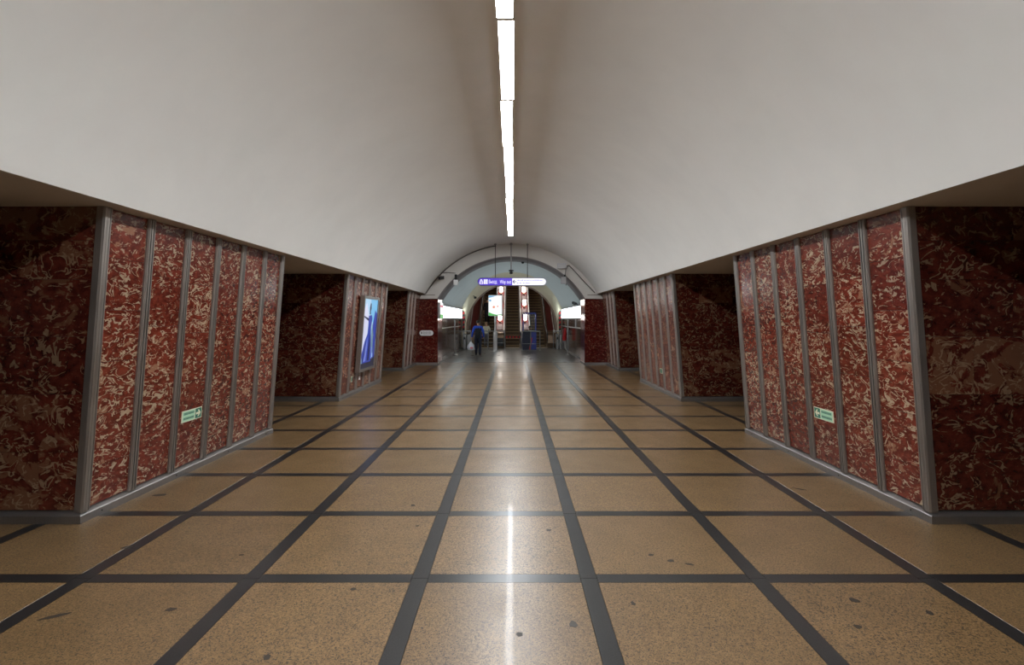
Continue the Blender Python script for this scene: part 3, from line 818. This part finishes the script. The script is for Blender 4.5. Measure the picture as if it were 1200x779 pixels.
escalator(CX - .46, CX + .46, 'middle escalator with bronze steps behind a red dotted barrier belt')
escalator(CX - 2.04, CX - 1.12, 'escalator with bronze steps being ridden by people')
escalator(CX + 1.12, CX + 2.04, 'empty escalator with bronze steps behind the blue booth')
def balustrade(x0, x1, label, lamps, grp):
    root = thing('escalator_balustrade', label, 'balustrade', ((x0 + x1) / 2, YE, 0), 0, 'balustrades between escalators'); hw = (x1 - x0) / 2 - .02
    prof = [(.5, 0), (.42, .3), (.42, .75), (.55, .88), (1.3, .9), (14, zline(YE + 14) + .86), (14, zline(YE + 14) - .4), (2.0, 0)]
    MB().loft([[(x, y, z) for y, z in prof] for x in (-hw, hw)]).build('body', 'bronze', root)
    n = 12
    for k in range(n):
        ya, yb = 1.5 + k * 1.0, 2.49 + k * 1.0
        zz = lambda y: zline(YE + y) + .875 if y > 1.3 else .9
        MB().hexa([(-hw + .1, ya, zz(ya) - .01), (hw - .1, ya, zz(ya) - .01), (hw - .1, yb, zz(yb) - .01), (-hw + .1, yb, zz(yb) - .01)], [(-hw + .1, ya, zz(ya) + .03), (hw - .1, ya, zz(ya) + .03), (hw - .1, yb, zz(yb) + .03), (-hw + .1, yb, zz(yb) + .03)]).build('deck_slab', 'deepred', root)
    for s in (-1, 1):
        MB().tube([(s * (hw - .05), .6, .9), (s * (hw - .05), 1.3, .93), (s * (hw - .05), 14, zline(YE + 14) + .9)], .022, 8).build('edge_rail', 'steel', root)
    if lamps:
        MB().bbox(-hw + .06, hw - .06, .3, .42, .12, .6, .01).build('control_box', 'dark', root)
        for y in (2.25, 3.95, 5.6, 7.1, 8.7, 10.3):
            lt = thing('torch_lamp', 'glowing square torch lamp on the ' + grp, 'lamp', ((x0 + x1) / 2, YE + y, zline(YE + y) + .96), 0, 'torch lamps on the ' + grp)
            MB().lathe([(.09, 0), (.09, .03), (.03, .06), (.03, .12)], (0, 0, 0), 10).build('base', 'bronze', lt)
            MB().bbox(-.11, .11, -.11, .11, .12, .46, .02).build('glass', 'torch', lt)
            MB().bbox(-.125, .125, -.125, .125, .46, .49, .01).build('cap', 'bronze', lt)
balustrade(CX - 1.12, CX - .46, 'red topped bronze balustrade behind the standing advert display', True, 'balustrade behind the standing advert')
balustrade(CX + .46, CX + 1.12, 'red topped bronze balustrade behind the blue booth', True, 'balustrade behind the blue booth')
balustrade(-2.66, CX - 2.04, 'narrow outer balustrade at the tunnel side, beside ridden escalator', False, '')
balustrade(CX + 2.04, 2.66, 'narrow outer balustrade at the tunnel side, beside empty escalator', False, '')
# hazard striped columns at the end of the light panels
for s in (-1, 1):
    X = s * 2.80
    t = thing('striped_post', 'red and black striped post at the tunnel corner ' + ('behind the walking man' if s < 0 else 'near the red extinguisher'), 'post', (X, YE - .15, 0))
    MB().box(-.05, .05, -.05, .05, 0, 1.02).build('lower_post', 'steel', t)
    for k in range(9):
        z0 = 1.02 + k * .135
        MB().hexa([(-.055, -.055, z0), (.055, -.055, z0 + .05), (.055, .055, z0 + .05), (-.055, .055, z0)], [(-.055, -.055, z0 + .135), (.055, -.055, z0 + .185), (.055, .055, z0 + .185), (-.055, .055, z0 + .135)]).build('stripe', 'red' if k % 2 else 'black_rubber', t)

# ------------------------------------------------------------------ things in the escalator hall
def rail(name, label, x0, x1, y, z, nposts, cat='railing', bars=1):
    t = thing(name, label, cat, ((x0 + x1) / 2, y, 0)); h = (x1 - x0) / 2
    MB().tube([(-h, 0, z), (h, 0, z)], .03, 8).build('top_rail', 'steel', t)
    for k in range(bars): MB().tube([(-h, 0, z * (.35 + .3 * k)), (h, 0, z * (.35 + .3 * k))], .014, 6).build('mid_rail', 'steel', t)
    for k in range(nposts):
        x = -h + 2 * h * k / max(1, nposts - 1)
        p = MB().tube([(x, 0, 0), (x, 0, z)], .025, 8).build('post', 'steel', t)
        MB().lathe([(.06, 0), (.06, .012), (.03, .02)], (x, 0, 0), 10).build('foot_plate', 'steel', p)
    return t


YR = 28.7
rail('barrier_rail', 'steel barrier rail between the wall and ticket gate behind walking man', at(539, 388, YR).x, at(551.5, 388, YR).x, YR, 1.03, 2)
rail('barrier_rail', 'steel barrier rail in front of the person in white', at(562.5, 388, YR).x, at(591.5, 388, YR).x, YR, 1.03, 4)
rail('barrier_rail', 'steel barrier rail wrapped round the blue booth', at(611, 388, 27.9).x, at(632.3, 388, 27.9).x, 27.55, 1.05, 3)
rail('barrier_rail', 'steel barrier rail next to the red extinguisher', at(648.5, 388, YR).x, at(659.5, 388, YR).x, YR, 1.03, 2)
def gate(px0, px1, label):
    x0, x1 = at(px0, 390, YR).x, at(px1, 390, YR).x; t = thing('ticket_gate', label, 'ticket gate', ((x0 + x1) / 2, YR + .36, 0)); h = (x1 - x0) / 2
    MB().bbox(-h, -h * .1, -.3, .3, 0, .84, .02).build('cabinet', 'steel', t)
    MB().bbox(h * .1, h, -.3, .3, 0, .84, .02).build('cabinet', 'steel', t)
    for x in (-h * .55, h * .55): MB().bbox(x - h * .35, x + h * .35, -.25, .25, .84, .87, .01).build('top_plate', 'dark', t)
    MB().box(-h * .8, -h * .3, -.305, -.3, .55, .68).build('reader', 'dark', t)


gate(542.3, 551.0, 'brushed steel ticket gate behind the walking man')
gate(652.0, 658.6, 'brushed steel ticket gate near the red extinguisher')
# standing advert
p0 = at(580.4, 411.8, 26.6); t = thing('standing_advert', 'tall glowing white advert display on a steel pole before the escalators', 'advert', (p0.x, 26.6, 0))
w2 = .345; z0, z1 = at(0, 369.7, 26.6).z, at(0, 346.2, 26.6).z
MB().bbox(-.05, .05, -.05, .05, 0, z0, .008).build('pole', 'steel', t)
MB().bbox(-.11, .11, -.1, .1, .02, 1.05, .012).build('pedestal', 'steel', t)
MB().lathe([(.24, 0), (.24, .02), (.1, .03)], (0, 0, 0), 16).build('base', 'steel', t)
MB().bbox(-w2 - .02, w2 + .02, -.04, .1, z0 - .02, z1 + .02, .012).build('case', 'lgrey', t)
scn = MB().box(-w2, w2, -.046, -.04, z0, z1).build('screen', 'p_white', t)
def sp_(poly, mat): MB().prism([(-w2 + 2 * w2 * u, -.047, z0 + (z1 - z0) * v) for u, v in poly], (0, -.002, 0)).build('printed_shape', mat, scn)
sp_([(0, 0), (1, 0), (1, .06), (.6, .04), (.3, .09), (0, .17)], 'p_green'); sp_([(0, .99), (.6, .99), (.3, .93), (0, .88)], 'p_sky2'); sp_([(.02, .72), (.18, .7), (.2, .78), (.05, .8)], 'p_sky2')
sp_([(.28, .42), (.38, .36), (.48, .4), (.46, .47), (.36, .48)], 'p_orange'); sp_([(.62, .44), (.72, .42), (.74, .48), (.66, .5)], 'p_orange')
# barrier belt across the middle escalator
x0, x1 = at(592, 394.7, 29.7).x, at(610, 394.7, 29.7).x; zb_ = at(0, 394.7, 29.7).z
t = thing('barrier_belt', 'red dotted belt stretched across the middle escalator', 'barrier', ((x0 + x1) / 2, 29.42, 0)); h = (x1 - x0) / 2
MB().box(-h, h, -.004, .004, zb_ - .05, zb_ + .05).build('belt', 'black_rubber', t)
for k in range(5): MB().box(-h + .04 + k * .19, -h + .15 + k * .19, -.008, .008, zb_ - .055, zb_ + .055).build('red_patch', 'red', t)
for s in (-1, 1): MB().tube([(s * h, 0, 0), (s * h, 0, zb_ + .08)], .02).build('post', 'steel', t)
# attendant booth
YBt = 28.0; x0, x1 = at(612.5, 0, YBt).x, at(628.2, 0, YBt).x; xm, h = (x0 + x1) / 2, (x1 - x0) / 2; zt = at(0, 366.2, YBt).z
t = thing('attendant_booth', 'blue attendant booth with glass top at the foot of the escalators', 'booth', (xm, YBt, 0))
d = .38
MB().box(-h, h, -d, -d + .03, .03, 1.02).build('front_panel', 'booth_navy', t)
MB().box(h * .25, h, -d - .012, -d, .05, 1.0).build('blue_door', 'booth_blue', t)
for s in (-1, 1):
    MB().box(s * h, s * (h - .03), -d + .03, d, .03, 1.02).build('side_panel', 'booth_blue', t)
    MB().box(s * (h - .03), s * (h - .035), -d + .04, d - .04, 1.06, zt - .08).build('side_pane', 'glass', t)
    for y in (-d, d - .05): MB().box(s * h, s * (h - .05), y, y + .05, 1.02, zt).build('corner_post', 'booth_blue', t)
MB().box(-h + .05, h - .05, -d + .015, -d + .02, 1.06, zt - .08).build('front_pane', 'glass', t)
MB().box(-h, h, -d, d, zt - .08, zt).build('roof_frame', 'booth_blue', t)
MB().box(-h + .03, h - .03, -d + .03, -d + .22, .98, 1.02).build('counter', 'grey', t)
MB().box(-h, h, -d, d, 0, .03).build('floor_plate', 'grey', t)
MB().prism([(-h * .1, -d - .014, .05), (h * .15, -d - .014, .05), (h * .42, -d - .014, .7), (h * .3, -d - .014, .7)], (0, .004, 0)).build('red_stripe', 'red', t)
MB().bbox(-.2, .2, .0, .34, .4, .46, .02).build('stool_seat', 'black_rubber', t); MB().tube([(0, .17, .03), (0, .17, .42)], .04).build('stool_post', 'steel', t)
# fire extinguisher on the right wall
q = at(666.5, 400, 25.5); X = XE - .24
t = thing('fire_extinguisher', 'red fire extinguisher on brown wall of the escalator hall', 'extinguisher', (X, 25.6, .62))
MB().lathe([(.09, 0), (.1, .03), (.1, .5), (.08, .58), (.03, .62), (.03, .66)], (0, 0, 0), 14).build('cylinder', 'red', t)
MB().bbox(-.03, .03, -.08, .04, .66, .72, .01).build('valve', 'dark', t)
MB().tube([(0, -.06, .68), (-.06, -.12, .6), (-.08, -.11, .3)], .014, 6).build('hose', 'black_rubber', t)
MB().box(.09, .24, -.06, .06, .3, .36).build('bracket', 'dark', t)
t = thing('wall_notice', 'narrow white notice on brown wall beyond the extinguisher', 'sign', (XE, 23.0, 1.28))
MB().box(-.015, 0, -.14, .14, 0, .42).build('sheet', 'lgrey', t); MB().box(-.018, -.015, -.1, .1, .3, .36).build('heading', 'grey', t)
for s, px, Yg in ((-1, 529.4, 24.2), (1, 669.8, 24.4)):
    X = s * (XE - .2)
    t = thing('stanchion', 'tall slim steel stanchion by brown wall ' + ('left of the walking man' if s < 0 else 'next to the extinguisher'), 'post', (X, Yg, 0))
    if s < 0: t['label'] = 'tall slim steel stanchion by the wall behind walking man'
    MB().tube([(0, 0, 0), (0, 0, 1.62)], .03, 8).build('post', 'steel', t); MB().lathe([(.12, 0), (.12, .02), (.04, .04)], (0, 0, 0), 12).build('foot_plate', 'steel', t)
    MB().sphere((0, 0, 1.63), .04, 8).build('finial', 'steel', t)

# ------------------------------------------------------------------ people
def skin_mesh(verts, edges, sub=2):
    bm = bmesh.new(); L = bm.verts.layers.skin.verify(); bv = []
    for i, (p, r) in enumerate(verts):
        v = bm.verts.new(p); v[L].radius = r if isinstance(r, tuple) else (r, r); v[L].use_root = i == 0; bv.append(v)
    for a, b in edges: bm.edges.new((bv[a], bv[b]))
    me = bpy.data.meshes.new('sk'); bm.to_mesh(me); bm.free()
    o = bpy.data.objects.new('sk', me); COL.objects.link(o)
    m = o.modifiers.new('s', 'SKIN'); m.use_smooth_shade = True
    m2 = o.modifiers.new('u', 'SUBSURF'); m2.levels = sub
    dg = bpy.context.evaluated_depsgraph_get(); res = bpy.data.meshes.new_from_object(o.evaluated_get(dg))
    vs_ = [tuple(v.co) for v in res.vertices]; fs = [tuple(p.vertices) for p in res.polygons]
    bpy.data.objects.remove(o); bpy.data.meshes.remove(me); bpy.data.meshes.remove(res)
    return vs_, fs


def person(label, loc, rz, H, J, mats, pick, hair=None):
    """J: joints for a 1.75 m figure facing +Y; mats: material list; pick(part, centre) -> index"""
    k = H / 1.75; mb = MB()
    V = [(J['pelvis'], (.15, .115)), (J['waist'], (.15, .115)), (J['chest'], (.18, .125)), (J['neck0'], (.085, .07)), (J['neck'], (.055, .055)), (J['jaw'], (.06, .075)), (J['head'], (.077, .095)), (J['crown'], (.06, .075))]
    E = [(i, i + 1) for i in range(7)]
    for s in ('l', 'r'):
        i = len(V); V += [(J['sh' + s], .078), (J['el' + s], .06), (J['wr' + s], .038), (J['pa' + s], (.042, .024))]
        E += [(2, i), (i, i + 1), (i + 1, i + 2), (i + 2, i + 3)]
        i = len(V); V += [(J['hi' + s], .105), (J['kn' + s], .082), (J['an' + s], .062), (J['he' + s], (.05, .042)), (J['to' + s], (.048, .03))]
        E += [(0, i), (i, i + 1), (i + 1, i + 2), (i + 2, i + 3), (i + 3, i + 4)]
    vs_, fs = skin_mesh(V, E)
    def put(vs_, fs, part):
        o = len(mb.v); mb.v += [tuple(Vector(p) * k) for p in vs_]
        for f in fs:
            c = sum((Vector(vs_[i]) for i in f), Vector()) / len(f)
            mb.f.append([i + o for i in f]); mb.mi.append(pick(part, c)); mb.sm.append(True)
    put(vs_, fs, 'body')
    for s, sg in (('l', -1), ('r', 1)):
        pa, wr = Vector(J['pa' + s]), Vector(J['wr' + s]); d = (pa - wr).normalized()
        fwd = Vector((0, 1, 0)); fwd = (fwd - d * fwd.dot(d)).normalized(); inn = d.cross(fwd) * (1 if s == 'l' else -1)
        curl = J.get('curl' + s, .35)
        for j, ln in enumerate((.07, .08, .075, .058)):
            b = pa + fwd * (.032 - .021 * j) - d * .01
            p1 = b + d * ln * .5; p2 = p1 + (d * (1 - curl) + inn * curl).normalized() * ln * .4; p3 = p2 + (d * (1 - 1.6 * curl) + inn * 1.6 * curl).normalized() * ln * .3
            v_, f_ = skin_mesh([(b, .010), (p1, .0095), (p2, .009), (p3, .007)], [(0, 1), (1, 2), (2, 3)], 1); put(v_, f_, 'hand')
        b = pa - d * .045 + fwd * .02
        v_, f_ = skin_mesh([(b, .012), (b + fwd * .035 + d * .02, .011), (b + fwd * .045 + d * .05 + inn * .012, .009)], [(0, 1), (1, 2)], 1); put(v_, f_, 'hand')
    hd = Vector(J['head']); fw = Vector(J.get('look', (0, 1, 0))).normalized(); sd = fw.cross(Vector((0, 0, 1))).normalized()
    def blob(c, r, part):
        t = MB().sphere(c, r, 8); put(t.v, t.f, part)
    blob(hd + fw * .1 - Vector((0, 0, .025)), (.014, .018, .024), 'face'); blob(hd + fw * .088 - Vector((0, 0, .062)), (.024, .012, .008), 'mouth')
    for g in (-1, 1):
        blob(hd + fw * .088 + sd * .032 * g, (.012, .01, .008), 'eye'); blob(hd + sd * .082 * g - Vector((0, 0, .015)), (.014, .02, .032), 'face')
    o = mb.build('person', mats, None, loc, (0, 0, rz)); tag(o, label, 'person')
    if hair:
        hm = MB(); n = 14
        for i in range(7):
            pass
        rings = []
        for i in range(8):
            th = .03 + (PI * .62) * i / 7; ring = []
            for j in range(n):
                ph = 2 * PI * j / n; dv = fw * math.cos(ph) + sd * math.sin(ph)
                front = max(0, math.cos(ph)); th2 = th * (1 - .38 * front)
                ring.append((hd + Vector((0, 0, .015)) + dv * (.088 + .014 * abs(math.cos(ph))) * math.sin(th2) + Vector((0, 0, 1)) * .108 * math.cos(th2)) * k)
            rings.append(ring)
        hm.loft(rings, True, True, 0, True); hm.build('hair', hair, o)
    return o


def std():
    J = dict(pelvis=(0, 0, .96), waist=(0, 0, 1.12), chest=(0, .0, 1.32), neck0=(0, -.005, 1.45), neck=(0, .005, 1.51), jaw=(0, .025, 1.56), head=(0, .02, 1.63), crown=(0, .01, 1.69))
    for s, g in (('l', -1), ('r', 1)):
        J['sh' + s] = (g * .175, 0, 1.41); J['el' + s] = (g * .235, -.02, 1.13); J['wr' + s] = (g * .25, .03, .88); J['pa' + s] = (g * .25, .045, .80)
        J['hi' + s] = (g * .09, 0, .9); J['kn' + s] = (g * .1, .02, .5); J['an' + s] = (g * .1, -.01, .09); J['he' + s] = (g * .1, -.03, .045); J['to' + s] = (g * .12, .15, .035)
    return J


def picker(jack, trou, shoe, top=1.47, hem=.9, extra=None, hairz=None):
    def f(part, c):
        if part in ('hand', 'face'): return 0
        if part == 'mouth': return 0
        if part == 'eye': return 4
        if c.z > top: return 0
        if extra:
            e = extra(c)
            if e is not None: return e
        if c.z < .1: return 3
        if abs(c.x) > .2 and c.z < .9: return 0
        if c.z < hem: return 2
        return 1
    return f


# man in blue and black jacket walking away with a bag
Ym = 23.7; pm = at(560.2, 416.2, Ym)
J = std(); J['knl'] = (-.1, .10, .51); J['anl'] = (-.1, .12, .09); J['hel'] = (-.1, .1, .045); J['tol'] = (-.12, .28, .04)
J['knr'] = (.1, .0, .5); J['anr'] = (.1, -.16, .12); J['her'] = (.1, -.19, .09); J['tor'] = (.11, -.02, .035)
J['ell'] = (-.26, -.03, 1.14); J['wrl'] = (-.31, .0, .9); J['pal'] = (-.315, .005, .82); J['curll'] = .6
J['elr'] = (.27, -.06, 1.14); J['wrr'] = (.27, .1, .95); J['par'] = (.265, .15, .89)
pk = picker(1, 2, 3, 1.47, .86, lambda c: (5 if (abs(c.x) < .15 and .86 < c.z < 1.36) else (1 if abs(c.x) >= .15 and c.z > .93 else None)))
man = person('person in a blue and black jacket walking away with a plastic bag', (pm.x, Ym, 0), 0, 1.66, J, ['skin', 'blue_cloth', 'navy_cloth', 'black_rubber', 'eye', 'black_cloth'], pk, 'hair_dark')
kk = 1.66 / 1.75; hx = pm.x - .318 * kk; hz = .79 * kk
t = thing('plastic_bag', 'white plastic carrier bag held by the person in blue jacket', 'bag', (hx - .03, Ym, hz - .5))
bag = MB(); rings = []
for z, a, b in ((0, .1, .07), (.04, .17, .11), (.15, .185, .12), (.26, .14, .09), (.34, .07, .05), (.4, .03, .03)):
    rings.append([(a * (1 + .1 * math.sin(3 * q + z * 30)) * math.cos(q) , b * (1 + .1 * math.cos(4 * q + z * 20)) * math.sin(q), z) for q in [2 * PI * j / 14 for j in range(14)]])
bag.loft(rings, True, True, 0, True); bag.build('sack', 'bag', t)
MB().tube([(.0, -.02, .38), (.015, -.035, .45), (.03, 0, .5), (.015, .035, .45), (0, .02, .38)], .008, 6).build('handle', 'bag', t)
MB().sphere((.03, -.1, .12), (.08, .03, .05), 10).build('print_patch', 'bag_print', t)

# person in cream jacket stepping onto the escalator
Yw = 30.6; pw = at(569.8, 406.5, Yw); J = std(); J['knl'] = (-.1, .16, .56); J['anl'] = (-.1, .14, .16); J['hel'] = (-.1, .12, .115); J['tol'] = (-.12, .3, .1)
J['elr'] = (.26, .02, 1.14); J['wrr'] = (.25, .22, 1.05); J['par'] = (.25, .29, 1.04)
person('person in cream jacket and cap stepping onto the escalator', (pw.x, Yw, .01), 0, 1.52, J, ['skin', 'cream_cloth', 'grey_cloth', 'lgrey', 'eye'], picker(1, 2, 3, 1.47, .96), 'hair_tan')
# person higher up on the escalator, dark clothes with a red bag strap
Yd = 33.2; pd = at(570.6, 377, Yd); J = std()
person('person in dark clothes with red sleeve riding up the escalator', (CX - 1.66, Yd, zline(Yd) + .1), 0, 1.6, J, ['skin', 'black_cloth', 'black_cloth', 'black_rubber', 'eye', 'red_cloth'],
       picker(1, 2, 3, 1.47, .9, lambda c: 5 if (.13 < c.x and 1.0 < c.z < 1.45) else None), 'hair_dark')
# seated attendant inside the booth, facing the hall
J = std(); dz = -.43
for n_ in ('pelvis', 'waist', 'chest', 'neck0', 'neck', 'jaw', 'head', 'crown', 'shl', 'shr'): J[n_] = (J[n_][0], J[n_][1] - .0, J[n_][2] + dz)
for s, g in (('l', -1), ('r', 1)):
    J['el' + s] = (g * .23, .05, .73); J['wr' + s] = (g * .14, .2, .70); J['pa' + s] = (g * .11, .26, .69)
    J['hi' + s] = (g * .09, .06, .52); J['kn' + s] = (g * .1, .36, .5); J['an' + s] = (g * .1, .3, .1); J['he' + s] = (g * .1, .28, .075); J['to' + s] = (g * .11, .42, .065)
def pk2(part, c):
    if part in ('hand', 'face', 'mouth'): return 0
    if part == 'eye': return 4
    if c.z > 1.05: return 0
    return 3 if c.z < .11 else (2 if c.z < .56 else 1)
person('person in dark uniform seated inside the blue booth', (xm + .05, YBt + .2, .03), PI, 1.76, J, ['skin', 'navy_cloth', 'black_cloth', 'black_rubber', 'eye'], pk2, 'hair_dark')
